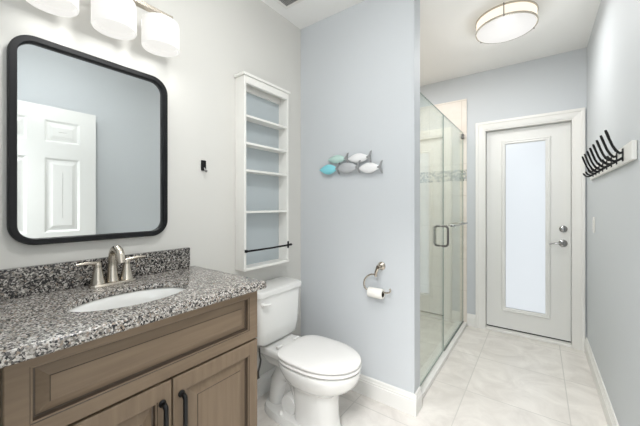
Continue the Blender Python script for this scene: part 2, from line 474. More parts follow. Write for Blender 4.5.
# ------------------------------------------------------------------ vanity
VX = 0.500                    # face of doors
vy0, vy1 = 0.116, 0.876
van = thing('vanity_cabinet', 'taupe stained wooden vanity cabinet under the granite counter', 'cabinet', (0.25, 0.496, 0.0))
bm = bmesh.new()
box(bm, 0.004, VX - 0.020, vy0, vy0 + 0.018, 0.0, 0.890); box(bm, 0.004, VX - 0.020, vy1 - 0.018, vy1, 0.0, 0.890)
box(bm, 0.004, 0.016, vy0 + .018, vy1 - .018, 0.09, 0.890)
box(bm, 0.016, VX - 0.04, vy0 + .018, vy1 - .018, 0.09, 0.108)
box(bm, VX - 0.10, VX - 0.085, vy0 + .018, vy1 - .018, 0.0, 0.09)
obj('body', bm, M['wood'], van)
bm = bmesh.new()
fx0, fx1 = VX - 0.020, VX
box(bm, fx0 - .014, fx1 - .030, vy0 + .019, vy1 - .019, 0.110, 0.665)
box(bm, fx0 - .014, fx1 - .030, vy0 + .019, vy1 - .019, 0.692, 0.880)
obj('face_frame', bm, M['wood'], van)
def raised(y0, y1, z0, z1, side, bot, top, groove):
    """raised-panel front: outer rail, stepped groove, bevelled centre"""
    bm = bmesh.new()
    x = VX
    rings = []
    def ring(f, d, xx):
        rings.append([(xx, y0 + side * f + d, z0 + bot * f + d), (xx, y1 - side * f - d, z0 + bot * f + d), (xx, y1 - side * f - d, z1 - top * f - d), (xx, y0 + side * f + d, z1 - top * f - d)])
    ring(0, 0, x - 0.014); ring(0, 0, x + 0.004); ring(0, 0.003, x + 0.006)
    ring(1, -0.006, x + 0.006); ring(1, -0.004, x + 0.003); ring(1, 0.0, x + 0.0025); ring(1, 0.002, x - 0.009)
    ring(1, 0.007, x - 0.010); ring(1, 0.009 + groove, x + 0.001); ring(1, 0.0105 + groove, x + 0.0035)
    loft(bm, rings)
    return bm
def glaze(o):
    o.data.materials.append(M['wood_glaze'])
    for p in o.data.polygons:
        c = p.index                   # four faces per ring
        if 12 <= c < 16 or 20 <= c < 28 or 32 <= c < 36: p.material_index = 1
df = obj('drawer_front', raised(vy0 + 0.003, vy1 - 0.002, 0.682, 0.887, 0.050, 0.047, 0.030, 0.022), M['wood_across'], van, label='wide raised panel false drawer front')
glaze(df)
ym = 0.5055
for k, (a, b_) in enumerate(((vy0 + 0.003, ym - 0.0028), (ym + 0.0028, vy1 - 0.002))):
    d = obj('door', raised(a, b_, 0.105, 0.674, 0.050, 0.055, 0.058, 0.030), M['wood'], van)
    glaze(d)
    hy = (b_ - 0.031) if k == 0 else (a + 0.027)
    bm = bmesh.new()
    zt, zb, xo = 0.612, 0.452, VX + 0.006
    pts = [(xo, hy, zt), (xo + 0.014, hy, zt)] + [(xo + 0.014 + 0.012 * math.sin(t), hy, zt - 0.012 + 0.012 * math.cos(t)) for t in (0.4, 0.8, 1.2, 1.57)]
    pts += [(xo + 0.026, hy, (zt + zb) / 2)]
    pts += [(xo + 0.014 + 0.012 * math.cos(t), hy, zb + 0.012 - 0.012 * math.sin(t)) for t in (0, 0.4, 0.8, 1.2)] + [(xo + 0.014, hy, zb), (xo, hy, zb)]
    tube(bm, pts, 0.0075, 12)
    lathe(bm, [(0.0115, 0), (0.0115, 0.004), (0.008, 0.008)], (xo, hy, zt), (1, 0, 0), 16)
    lathe(bm, [(0.0115, 0), (0.0115, 0.004), (0.008, 0.008)], (xo, hy, zb), (1, 0, 0), 16)
    obj('handle', bm, M['black'], d, True, label='black bar pull')

# countertop with an oval cut-out and a rounded front edge
CT0, CT1 = 0.892, 0.926
CTS = CT1 - 0.020            # underside of the slab behind the built-up edge
cx0, cx1, cy0, cy1 = 0.002, 0.540, 0.056, 0.893
SX, SYc, SA, SB = 0.308, 0.467, 0.123, 0.190
def counter():
    angs = sorted([2 * PI * k / 96 for k in range(96)] + [math.atan2(y - SYc, x - SX) % (2 * PI) for x in (cx0, cx1) for y in (cy0, cy1)])
    def outer(a, ins):
        c, s = math.cos(a), math.sin(a)
        t = 9e9
        lo_x, hi_x, lo_y, hi_y = cx0, cx1 - ins, cy0, cy1 - ins
        if c > 1e-9: t = min(t, (hi_x - SX) / c)
        if c < -1e-9: t = min(t, (lo_x - SX) / c)
        if s > 1e-9: t = min(t, (hi_y - SYc) / s)
        if s < -1e-9: t = min(t, (lo_y - SYc) / s)
        return (SX + t * c, SYc + t * s)
    def ell(a, k=1.0):
        c, s = math.cos(a), math.sin(a)
        r = 1 / math.sqrt((c / SA) ** 2 + (s / SB) ** 2)
        return (SX + r * k * c, SYc + r * k * s)
    H = CT1 - CT0
    rings = [[(*outer(a, 0.06), CT0) for a in angs], [(*outer(a, 0.064), CTS) for a in angs], [(*ell(a), CTS) for a in angs], [(*ell(a), CT1 - 0.003) for a in angs], [(*ell(a, 1.015), CT1) for a in angs]]
    R = 0.011
    for t in [PI / 2 * k / 5 for k in range(6)]:
        rings.append([(*outer(a, R - R * math.sin(t)), CT1 - R + R * math.cos(t)) for a in angs])
    rings.append([(*outer(a, 0.0), CT0 + 0.004) for a in angs])
    rings.append([(*outer(a, 0.004), CT0) for a in angs])
    bm = bmesh.new()
    loft(bm, rings, closed=True)
    return bm
tag(obj('countertop', counter(), M['granite'], None, True, loc=(0.27, 0.47, CT0)), 'speckled grey granite countertop with an oval sink cutout and rounded edge', 'countertop')
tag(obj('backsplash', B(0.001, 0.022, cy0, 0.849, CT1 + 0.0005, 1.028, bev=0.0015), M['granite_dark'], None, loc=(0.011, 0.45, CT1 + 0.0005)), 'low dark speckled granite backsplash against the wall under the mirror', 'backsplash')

# oval undermount sink
sink = thing('sink', 'white oval undermount sink below the granite counter', 'sink', (SX, SYc, 0.74))
def ering(k, z, n=64, kx=0.0):
    return [(SX + (SA * k + kx) * math.cos(2 * PI * i / n), SYc + (SB * k + kx) * math.sin(2 * PI * i / n), z) for i in range(n)]
bm = bmesh.new()
zt = CTS - 0.0015
loft(bm, [ering(1, zt - 0.008, kx=0.018), ering(1, zt, kx=0.018), ering(1, zt, kx=0.004), ering(0.985, zt - 0.006), ering(0.95, zt - 0.04), ering(0.86, zt - 0.085), ering(0.66, zt - 0.120), ering(0.40, zt - 0.133), ering(0.17, zt - 0.137),
          ering(0.17, zt - 0.146), ering(0.70, zt - 0.132), ering(0.92, zt - 0.092), ering(1.0, zt - 0.04), ering(1.03, zt - 0.008)], closed=True)
obj('basin', bm, M['porcelain'], sink, True)
bm = bmesh.new()
lathe(bm, [(0.019, 0), (0.021, 0.004), (0.015, 0.006), (0.008, 0.004)], (SX, SYc, zt - 0.139), (0, 0, 1), 24)
obj('drain', bm, M['chrome'], sink, True, label='round metal drain')

# faucet
FX, FY, FZ = 0.080, 0.482, CT1 + 0.0005
fau = thing('faucet', 'brushed nickel two handle faucet with an arched spout behind the sink', 'faucet', (FX, FY, FZ))
bm = bmesh.new()
n = 40
def st(rx, ry, z, e=0.6):
    out = []
    for i in range(n):
        t = 2 * PI * i / n
        c, s = math.cos(t), math.sin(t)
        out.append((FX + rx * math.copysign(abs(c) ** e, c), FY + ry * math.copysign(abs(s) ** e, s), z))
    return out
loft(bm, [st(0.027, 0.082, FZ), st(0.027, 0.082, FZ + 0.006), st(0.025, 0.080, FZ + 0.011), st(0.020, 0.074, FZ + 0.013)])
obj('base_plate', bm, M['nickel'], fau, True)
bm = bmesh.new()
pts = [(FX - 0.004, FY, FZ + 0.010), (FX - 0.006, FY, FZ + 0.03), (FX - 0.008, FY, FZ + 0.07), (FX - 0.006, FY, FZ + 0.100)]
pts += arc((FX + 0.036, FY, FZ + 0.106), 0.040, PI * 0.98, PI * 0.14, 12)
pts += [(FX + 0.078, FY, FZ + 0.106), (FX + 0.081, FY, FZ + 0.094)]
rad = [0.023, 0.0195, 0.0165, 0.0155] + [0.0155 - 0.0005 * i / 12 for i in range(13)] + [0.0155, 0.015]
tube(bm, pts, rad, 20)
obj('spout', bm, M['nickel'], fau, True)
for s in (-1, 1):
    hy = FY + s * 0.051
    bm = bmesh.new()
    lathe(bm, [(0.0265, 0.008), (0.0235, 0.02), (0.018, 0.045), (0.0135, 0.070), (0.0125, 0.078), (0.0135, 0.084), (0.012, 0.092), (0.006, 0.096)], (FX - 0.004, hy, FZ), (0, 0, 1), 24)
    hd = obj('handle', bm, M['nickel'], fau, True)
    bm = bmesh.new()
    pl = [(FX - 0.004, hy - s * 0.006, FZ + 0.090), (FX - 0.001, hy + s * 0.018, FZ + 0.094), (FX + 0.003, hy + s * 0.045, FZ + 0.097), (FX + 0.005, hy + s * 0.072, FZ + 0.096)]
    tube(bm, pl, [0.0085, 0.0075, 0.0065, 0.0045], 12)
    obj('lever', bm, M['nickel'], hd, True)

# ------------------------------------------------------------------ mirror
my0, my1, mz0, mz1, md = 0.190, 0.731, 1.104, 1.852, 0.030
mir = thing('mirror', 'rounded rectangular wall mirror in a thin black frame above the sink', 'mirror', (0.0, (my0 + my1) / 2, mz0))
def rrect(y0, y1, z0, z1, r, x, n=10):
    out = []
    for cy, cz, a0 in ((y1 - r, z1 - r, 0), (y0 + r, z1 - r, PI / 2), (y0 + r, z0 + r, PI), (y1 - r, z0 + r, 1.5 * PI)):
        for i in range(n + 1):
            a = a0 + PI / 2 * i / n
            out.append((x, cy + r * math.cos(a), cz + r * math.sin(a)))
    return out
def ins(d, x):
    return rrect(my0 + d, my1 - d, mz0 + d, mz1 - d, 0.072 - d, x)
bm = bmesh.new()
loft(bm, [ins(0, 0.0015), ins(0, md - 0.004), ins(0.003, md), ins(0.020, md), ins(0.0225, md - 0.003), ins(0.0225, 0.0015)], closed=True)
obj('frame', bm, M['black_frame'], mir, True, label='thin black metal frame')
bm = bmesh.new()
loft(bm, [ins(0.0235, 0.002), ins(0.0235, 0.012)])
obj('mirror_glass', bm, M['mirror'], mir)

# ------------------------------------------------------------------ vanity light
vl = thing('vanity_light', 'brushed nickel bar light with three white glass shades above the mirror', 'wall light', (0.0, 0.475, 2.10))
obj('back_plate', B(0.0015, 0.022, 0.395, 0.555, 2.095, 2.205, bev=0.006), M['nickel'], vl)
bm = bmesh.new()
box(bm, 0.098, 0.128, 0.205, 0.705, 2.094, 2.112, bev=0.002)
box(bm, 0.020, 0.122, 0.455, 0.495, 2.112, 2.128, bev=0.002)
obj('bar', bm, M['nickel'], vl)
for y in (0.283, 0.474, 0.655):
    bm = bmesh.new()
    lathe(bm, [(0.022, -0.001), (0.022, -0.010), (0.012, -0.014), (0.010, -0.024)], (0.118, y, 2.094), (0, 0, 1), 20)
    obj('socket', bm, M['nickel'], vl, True)
    bm = bmesh.new()
    c = (0.118, y, 1.944)
    lathe(bm, [(0.030, 0.126), (0.064, 0.124), (0.073, 0.118), (0.0755, 0.106), (0.0755, 0.004), (0.0735, 0.0), (0.070, 0.0), (0.068, 0.004), (0.068, 0.020), (0.030, 0.022), (0.004, 0.022)], c, (0, 0, 1), 40)
    s = obj('shade', bm, M['shade'], vl, True, label='white opal glass drum shade')
    ld = bpy.data.lights.new('vanity_bulb', 'AREA'); ld.shape = 'DISK'; ld.size = 0.12; ld.energy = P_VAN; ld.color = LAMP
    lo = bpy.data.objects.new('vanity_bulb', ld); scene.collection.objects.link(lo)
    lo.parent = vl; lo.location = Vector((0.118, y, 1.9435)) - vl.location

# ------------------------------------------------------------------ small black robe hook on the mirror wall
rh = thing('robe_hook', 'small black robe hook on the white wall between mirror and shelf unit', 'hook', (0.0, 0.936, 1.42))
obj('hook_plate', B(0.001, 0.010, 0.922, 0.950, 1.436, 1.492, bev=0.003), M['black'], rh)
bm = bmesh.new()
tube(bm, [(0.010, 0.936, 1.450), (0.020, 0.936, 1.441), (0.027, 0.936, 1.430), (0.033, 0.936, 1.428), (0.036, 0.936, 1.436)], [0.005, 0.005, 0.0045, 0.0045, 0.004], 10)
obj('hook_peg', bm, M['chrome'], rh, True, label='tiny metal peg below the black plate')

# ------------------------------------------------------------------ shallow wall shelf unit
sy0, sy1, sz0, sz1, sd = 1.149, 1.534, 0.858, 2.015, 0.085
su = thing('wall_shelf_unit', 'tall shallow white open shelf unit on the wall above the toilet', 'shelf unit', (0.0, 1.345, sz0))
for a, b_ in ((sy0, sy0 + 0.016), (sy1 - 0.016, sy1)):
    obj('side_panel', B(0.001, sd, a, b_, sz0 + .016, sz1, bev=0.0015), M['white_cabinet'], su)
obj('bottom_board', B(0.001, sd + 0.004, sy0, sy1, sz0, sz0 + 0.016, bev=0.0015), M['white_cabinet'], su)
bm = bmesh.new()
box(bm, 0.001, sd + 0.010, sy0 - 0.010, sy1 + 0.010, sz1, sz1 + 0.016, bev=0.003)
box(bm, 0.062, sd, sy0 + 0.016, sy1 - 0.016, sz1 - 0.042, sz1)
box(bm, 0.005, 0.020, sy0 + 0.016, sy1 - 0.016, sz1 - 0.062, sz1)
obj('top_cornice', bm, M['white_cabinet'], su)
obj('back_panel', B(0.001, 0.005, sy0 + .016, sy1 - .016, sz0 + .016, sz1), M['panel_grey'], su, label='grey blue back panel')
for z in (1.787, 1.624, 1.462, 1.213):
    obj('shelf', B(0.005, sd - 0.003, sy0 + .016, sy1 - .016, z - 0.013, z, bev=0.001), M['white_cabinet'], su)
rod = thing('towel_rod', 'thin black rod across the front of the white shelf unit', 'towel rod', (sd + 0.02, 1.345, 0.976))
bm = bmesh.new()
tube(bm, [(sd + 0.012, sy0 + 0.004, 0.976), (sd + 0.012, 1.345, 0.974), (sd + 0.012, sy1 - 0.020, 0.976)], 0.006, 12)
obj('rod', bm, M['black'], rod, True)
obj('end_bracket', B(sd, sd + 0.016, sy0 + 0.001, sy0 + 0.014, 0.968, 0.985, bev=0.002), M['black'], rod)
bm = bmesh.new()
box(bm, sd, sd + 0.006, sy1 - 0.0155, sy1 - 0.0005, 0.953, 1.001, bev=0.002)
tube(bm, [(sd + 0.012, sy1 - 0.022, 0.976), (sd + 0.012, sy1 + 0.006, 0.977)], 0.0075, 12)
lathe(bm, [(0.006, 0), (0.0085, 0.004), (0.006, 0.012)], (sd + 0.012, sy1 + 0.006, 0.977), (0, 1, 0), 16)
obj('end_bracket', bm, M['black'], rod, True)

# ------------------------------------------------------------------ toilet
TY = 1.352
toi = thing('toilet', 'white two piece toilet with closed lid beside the vanity', 'toilet', (0.40, TY, 0.0))
def rr2(x0, x1, hw, r, z, n=6, front_bow=0.0):
    out = []
    for cx, cy, a0 in ((x1 - r, hw - r, 0), (x0 + r, hw - r, PI / 2), (x0 + r, -(hw - r), PI), (x1 - r, -(hw - r), 1.5 * PI)):
        for i in range(n + 1):
            a = a0 + PI / 2 * i / n
            x, y = cx + r * math.cos(a), cy + r * math.sin(a)
            if x > (x0 + x1) / 2: x += front_bow * (1 - (y / hw) ** 2)
            out.append((x, TY + y, z))
    # extra points on the front edge for the bow
    return out
bm = bmesh.new()
loft(bm, [rr2(0.045, 0.150, 0.110, 0.045, 0.4055), rr2(0.030, 0.175, 0.150, 0.05, 0.412), rr2(0.018, 0.188, 0.170, 0.045, 0.432), rr2(0.014, 0.192, 0.180, 0.04, 0.50), rr2(0.012, 0.196, 0.186, 0.035, 0.705), rr2(0.014, 0.194, 0.184, 0.035, 0.708)])
obj('tank', bm, M['porcelain'], toi, True)
bm = bmesh.new()
loft(bm, [rr2(0.012, 0.198, 0.188, 0.035, 0.709), rr2(0.006, 0.206, 0.195, 0.035, 0.713), rr2(0.006, 0.207, 0.196, 0.035, 0.736), rr2(0.009, 0.204, 0.193, 0.035, 0.744), rr2(0.020, 0.190, 0.180, 0.035, 0.748)])
obj('tank_lid', bm, M['porcelain'], toi, True)
bm = bmesh.new()
lathe(bm, [(0.013, 0), (0.013, 0.008), (0.008, 0.012)], (0.195, TY - 0.165, 0.675), (1, 0, 0), 16)
tube(bm, [(0.206, TY - 0.170, 0.675), (0.212, TY - 0.150, 0.672), (0.213, TY - 0.115, 0.668)], [0.007, 0.0075, 0.006], 10)
obj('flush_lever', bm, M['seat_plastic'], toi, True)
def egg(xb, xf, hw, z, n=56, ex=2.0, eb=2.6):
    """egg outline: rounder nose at the front, squarer at the back"""
    xm = xb + (xf - xb) * 0.46
    out = []
    for i in range(n):
        t = 2 * PI * i / n
        c, s = math.cos(t), math.sin(t)
        if c >= 0: x = xm + (xf - xm) * abs(c) ** (2 / ex); y = hw * math.copysign(abs(s) ** (2 / ex), s)
        else: x = xm - (xm - xb) * abs(c) ** (2 / eb); y = hw * math.copysign(abs(s) ** (2 / eb), s)
        out.append((x, TY + y, z))
    return out
XF = 0.728
bm = bmesh.new()
loft(bm, [egg(0.345, 0.622, 0.104, 0.0, eb=4, ex=2.4), egg(0.345, 0.622, 0.104, 0.010, eb=4, ex=2.4), egg(0.35, 0.606, 0.094, 0.030, eb=4, ex=2.4), egg(0.35, 0.598, 0.090, 0.10, eb=4, ex=2.4), egg(0.34, 0.598, 0.091, 0.18, eb=3.5, ex=2.3),
          egg(0.33, 0.608, 0.097, 0.228, eb=3.2), egg(0.31, 0.640, 0.122, 0.256, eb=3), egg(0.29, 0.685, 0.152, 0.282, eb=2.8), egg(0.268, 0.714, 0.172, 0.316, eb=2.6), egg(0.25, 0.725, 0.181, 0.348), egg(0.245, XF - 0.001, 0.183, 0.366), egg(0.247, XF - 0.004, 0.181, 0.374), egg(0.26, XF - 0.018, 0.168, 0.377)])
obj('bowl', bm, M['porcelain'], toi, True)
# deck that carries the tank, trapway and foot
bm = bmesh.new()
loft(bm, [rr2(0.12, 0.36, 0.070, 0.04, 0.290), rr2(0.06, 0.37, 0.085, 0.04, 0.335), rr2(0.035, 0.37, 0.115, 0.05, 0.358), rr2(0.03, 0.37, 0.122, 0.05, 0.372), rr2(0.03, 0.33, 0.120, 0.05, 0.399), rr2(0.03, 0.24, 0.115, 0.05, 0.405)])
obj('deck', bm, M['porcelain'], toi, True)
bm = bmesh.new()
tp = [(0.40, TY, 0.10), (0.37, TY, 0.17), (0.325, TY, 0.225), (0.27, TY, 0.245), (0.215, TY, 0.225), (0.185, TY, 0.17), (0.175, TY, 0.10), (0.172, TY, 0.03), (0.172, TY, 0.0)]
tube(bm, tp, [0.078, 0.070, 0.062, 0.060, 0.060, 0.060, 0.062, 0.066, 0.072], 20)
box(bm, 0.20, 0.38, TY - 0.018, TY + 0.018, 0.03, 0.34, bev=0.012)
lathe(bm, [(0.052, -0.066), (0.060, -0.050), (0.062, 0.0), (0.060, 0.050), (0.052, 0.066)], (0.305, TY, 0.085), (0, 1, 0), 28)
obj('trapway', bm, M['porcelain'], toi, True)
bm = bmesh.new()
loft(bm, [egg(0.095, 0.50, 0.118, 0.0, eb=2.6, ex=3), egg(0.095, 0.50, 0.118, 0.020, eb=2.6, ex=3), egg(0.102, 0.49, 0.110, 0.038, eb=2.6, ex=3), egg(0.125, 0.46, 0.085, 0.046, eb=2.6, ex=3)])
obj('foot', bm, M['porcelain'], toi, True)
for s in (-1, 1):
    bm = bmesh.new()
    lathe(bm, [(0.013, 0.0), (0.013, 0.010), (0.009, 0.018), (0.003, 0.020)], (0.275, TY + s * 0.092, 0.041), (0, 0, 1), 16)
    obj('bolt_cap', bm, M['seat_plastic'], toi, True)
def slab(xb, xf, hw, z0, z1, r=0.006, dome=0.0, eb=3.0):
    k = [(r, z0), (r * .3, z0 + r * .3), (0, z0 + r), (0, z1 - r), (r * .3, z1 - r * .3), (r, z1)]
    rings = [egg(xb + d, xf - d, hw - d, z, eb=eb) for d, z in k]
    if dome:
        for f, dz in ((0.25, 0.55), (0.55, 0.85), (0.85, 1.0)):
            d = hw * f
            rings.append(egg(xb + d * .8, xf - d * 1.1, hw - d, z1 + dome * dz, eb=eb))
    bm = bmesh.new(); loft(bm, rings)
    return bm
obj('seat', slab(0.275, XF + 0.004, 0.184, 0.3850, 0.398, eb=3.6), M['seat_plastic'], toi, True)
obj('seat_lid', slab(0.266, XF + 0.002, 0.182, 0.4060, 0.421, dome=0.006, eb=3.8), M['seat_plastic'], toi, True)
for s in (-1, 1):
    bm = bmesh.new()
    tube(bm, [(0.246, TY + s * 0.095, 0.411), (0.246, TY + s * 0.055, 0.411)], 0.010, 14)
    box(bm, 0.236, 0.256, TY + s * 0.075 - 0.02, TY + s * 0.075 + 0.02, 0.396, 0.411, bev=0.002)
    obj('hinge', bm, M['seat_plastic'], toi, True)
for s in (-1, 1):
    for x in (0.36, 0.62):
        bm = bmesh.new()
        k = s * (0.135 if x < .5 else .10)
        lathe(bm, [(0.008, 0.376), (0.008, 0.4065)], (x, TY + k, 0), (0, 0, 1), 10)
        obj('seat_bumper', bm, M['seat_plastic'], toi)

# water supply behind the toilet
sv = thing('supply_hose', 'dark water supply hose hanging between toilet tank and vanity', 'hose', (0.06, 1.215, 0.18))
bm = bmesh.new()
tube(bm, [(0.145, 1.211, 0.4045), (0.145, 1.212, 0.38), (0.143, 1.217, 0.350), (0.140, 1.227, 0.325), (0.136, 1.224, 0.29), (0.134, 1.214, 0.26), (0.132, 1.215, 0.235), (0.126, 1.224, 0.215), (0.108, 1.226, 0.205)], 0.0058, 10)
obj('hose', bm, M['rubber'], sv, True)
bm = bmesh.new()
lathe(bm, [(0.026, 0.017), (0.024, 0.022), (0.009, 0.024), (0.009, 0.085), (0.011, 0.088), (0.011, 0.110)], (0, 1.226, 0.205), (1, 0, 0), 20)
lathe(bm, [(0.014, -0.010), (0.016, 0.0), (0.014, 0.010)], (0.085, 1.206, 0.205), (0, 1, 0), 16, sy=0.6)
obj('stop_valve', bm, M['chrome'], sv, True)

# ------------------------------------------------------------------ fish wall art
FZc = 1.525
art = thing('fish_wall_art', 'wall sculpture of five small glazed metal fish on the blue partition', 'wall art', (0.44, YP, 1.46))
def fish(cx, cz, L, H, mat, yoff):
    n = 18
    rings = []
    yc = YP - yoff
    for i in range(n + 1):
        t = i / n
        hh = H / 2 * (math.sin(PI * min(1, t * 0.93 + 0.0)) ** 0.85) if t > 0 else 0.0
        hh = max(hh, 0.0022)
        if t > 0.80: hh = max(hh, H * 0.09)
        x = cx - L / 2 + L * 0.82 * t
        th = max(0.0015, 0.016 * math.sin(PI * min(1.0, t * 0.95 + 0.02)) ** 0.7)
        rings.append([(x, yc - th * math.sin(a) * (1 if math.sin(a) > 0 else .35), cz + hh * math.cos(a)) for a in [2 * PI * k / 14 for k in range(14)]])
    bm = bmesh.new(); loft(bm, rings)
    f = obj('fish', bm, M[mat], art, True, label={'fish_teal': 'turquoise fish', 'fish_mint': 'pale mint fish', 'fish_grey': 'silver grey fish', 'fish_white': 'pearl white fish'}[mat])
    bm = bmesh.new()
    xt = cx - L / 2 + L * 0.79
    x1 = cx + L / 2
    out = [(xt, H * 0.07), (xt + L * .07, H * .11), (x1 - L * .06, H * .54), (x1, H * .60), (x1 - L * .045, H * .20), (x1 - L * .06, 0), (x1 - L * .045, -H * .20), (x1, -H * .60), (x1 - L * .06, -H * .54), (xt + L * .07, -H * .11), (xt, -H * .07)]
    loft(bm, [[(x, yc - 0.009, cz + z) for x, z in out], [(x, yc - 0.002, cz + z) for x, z in out]])
    obj('tail', bm, M['fish_tail'], f)
    bm = bmesh.new()
    tube(bm, [(cx - 0.02, yc - 0.003, cz), (cx - 0.02, YP - 0.001, cz)], 0.004, 8)
    obj('standoff', bm, M['fish_tail'], f)
fish(0.354, 1.568, 0.172, 0.058, 'fish_mint', 0.018)
fish(0.522, 1.560, 0.182, 0.065, 'fish_white', 0.018)
fish(0.290, 1.500, 0.176, 0.070, 'fish_teal', 0.030)
fish(0.443, 1.500, 0.190, 0.072, 'fish_grey', 0.030)
fish(0.607, 1.488, 0.174, 0.068, 'fish_white', 0.030)

# ------------------------------------------------------------------ toilet paper holder
th = thing('toilet_paper_holder', 'brushed nickel open ring toilet paper holder on the partition', 'paper holder', (0.672, YP, 0.86))
bm = bmesh.new()
lathe(bm, [(0.026, 0.001), (0.026, 0.006), (0.020, 0.012), (0.012, 0.018), (0.012, 0.045), (0.015, 0.052), (0.010, 0.060)], (0.672, YP, 0.862), (0, -1, 0), 24)
obj('wall_post', bm, M['nickel'], th, True)
py_ = YP - 0.050
bm = bmesh.new()
tube(bm, [(0.672, py_, 0.862), (0.662, py_, 0.845), (0.655, py_, 0.825), (0.654, py_, 0.808), (0.656, py_, 0.800)], [0.011, 0.011, 0.010, 0.009, 0.008], 12)
pts = [(0.656, py_, 0.803), (0.645, py_, 0.813)]
pts += [(0.648 + 0.076 * math.cos(a), py_, 0.746 + 0.068 * math.sin(a)) for a in [math.radians(d) for d in range(104, 212, 9)]]
pts += [(0.594, py_, 0.711), (0.612, py_, 0.710), (0.660, py_, 0.710), (0.722, py_, 0.710), (0.744, py_, 0.714), (0.752, py_, 0.727), (0.747, py_, 0.739)]
tube(bm, pts, 0.0058, 12)
obj('arm', bm, M['nickel'], th, True)
roll = thing('toilet_roll', 'white toilet paper roll on the nickel ring holder', 'toilet paper', (0.655, py_, 0.66))
bm = bmesh.new()
rz = 0.710 + 0.0062 - 0.0178
lathe(bm, [(0.019, -0.048), (0.0300, -0.048), (0.0310, -0.046), (0.0310, 0.046), (0.0300, 0.048), (0.019, 0.048), (0.019, -0.048)], (0.655, py_, rz), (1, 0, 0), 36, False, False)
obj('paper', bm, M['paper'], roll, True)
bm = bmesh.new()
lathe(bm, [(0.0188, -0.0483), (0.0188, 0.0483), (0.0178, 0.0483), (0.0178, -0.0483), (0.0188, -0.0483)], (0.655, py_, rz), (1, 0, 0), 28, False, False)
obj('core', bm, M['card'], roll, True, label='dark cardboard core')

# ------------------------------------------------------------------ ceiling lights
def ceiling_light(LX, LY, label, power, glow, drop):
    cl = thing('ceiling_light', label, 'ceiling light', (LX, LY, ZC - 0.1), 'round flush ceiling lights')
    bm = bmesh.new()
    lathe(bm, [(0.1795, 0.0), (0.1852, -0.006), (0.1852, -0.080), (0.180, -0.084), (0.12, -0.084)], (LX, LY, ZC - 0.001), (0, 0, 1), 64)
    obj('drum', bm, M['diffuser_side'], cl, True, label='warm glowing side band')
    bm = bmesh.new()
    lathe(bm, [(0.1833, -0.086), (0.1814, -0.092), (0.16, -0.099), (0.10, -0.104), (0.03, -0.106)], (LX, LY, ZC - 0.001), (0, 0, 1), 64)
    obj('diffuser', bm, M['diffuser'], cl, True, label='lit white glass diffuser')
    for z in (-0.012, -0.084):
        bm = bmesh.new()
        lathe(bm, [(0.1862, z + 0.005), (0.1918, z + 0.005), (0.1928, z), (0.1918, z - 0.006), (0.1862, z - 0.006), (0.1862, z + 0.005)], (LX, LY, ZC - 0.001), (0, 0, 1), 64, False, False)
        obj('metal_ring', bm, M['nickel'], cl, True, label='thin brushed metal ring')
    for a in (0.55, 0.55 + 2.094, 0.55 + 4.189):
        bm = bmesh.new()
        x, y = LX + 0.1933 * math.cos(a), LY + 0.1933 * math.sin(a)
        tube(bm, [(x, y, ZC - 0.004), (x, y, ZC - 0.095)], 0.003, 8)
        obj('ring_post', bm, M['dark_metal'], cl, True)
    ld = bpy.data.lights.new('ceiling_lamp', 'AREA'); ld.shape = 'DISK'; ld.size = 0.34; ld.energy = power; ld.color = LAMP
    lo = bpy.data.objects.new('ceiling_lamp', ld); scene.collection.objects.link(lo)
    lo.parent = cl; lo.location = (0, 0, -0.010)
    if glow:
        ld = bpy.data.lights.new('ceiling_fill', 'POINT'); ld.energy = glow; ld.shadow_soft_size = 0.08; ld.color = LAMP  # added point hanging below the fixture to brighten the ceiling
        lo = bpy.data.objects.new('ceiling_fill', ld); scene.collection.objects.link(lo)
        lo.parent = cl; lo.location = (0, 0, drop)
ceiling_light(1.285, 2.515, 'round flush ceiling light with a thin metal ring near the glazed door', P_CEIL, P_GLOW, -0.22)
ceiling_light(0.98, 0.62, 'added unseen round fill light above the floor in front of the vanity', P_ROOM_FILL, 10.5, -0.10)  # unseen light, added to fill the near end of the room

# ------------------------------------------------------------------ ceiling vent
vx0, vx1, vy0_, vy1_ = 0.075, 0.345, 1.23, 1.52
cv = thing('ceiling_vent', 'white framed ceiling vent with a dark grille near the partition', 'vent', (0.21, 1.375, ZC - 0.02))
bm = bmesh.new()
rings = []
for d, z in ((0, ZC - 0.001), (0.003, ZC - 0.008), (0.022, ZC - 0.010), (0.026, ZC - 0.004), (0.026, ZC - 0.001)):
    rings.append([(vx0 + d, vy0_ + d, z), (vx1 - d, vy0_ + d, z), (vx1 - d, vy1_ - d, z), (vx0 + d, vy1_ - d, z)])
loft(bm, rings, False, False, closed=True)
obj('vent_frame', bm, M['trim'], cv)
obj('vent_shade_sheet', B(vx0 + .026, vx1 - .026, vy0_ + .026, vy1_ - .026, ZC - 0.003, ZC - 0.001), M['vent_shade'], cv)  # flat dark sheet, the shade inside the duct put into its colour
bm = bmesh.new()
k = vx0 + 0.034
while k < vx1 - 0.03:
    box(bm, k, k + 0.004, vy0_ + .026, vy1_ - .026, ZC - 0.007, ZC - 0.003); k += 0.0125
k = vy0_ + 0.034
while k < vy1_ - 0.03:
    box(bm, vx0 + .026, vx1 - .026, k, k + 0.004, ZC - 0.0075, ZC - 0.0035); k += 0.0125
obj('vent_grille', bm, M['vent_slat'], cv)

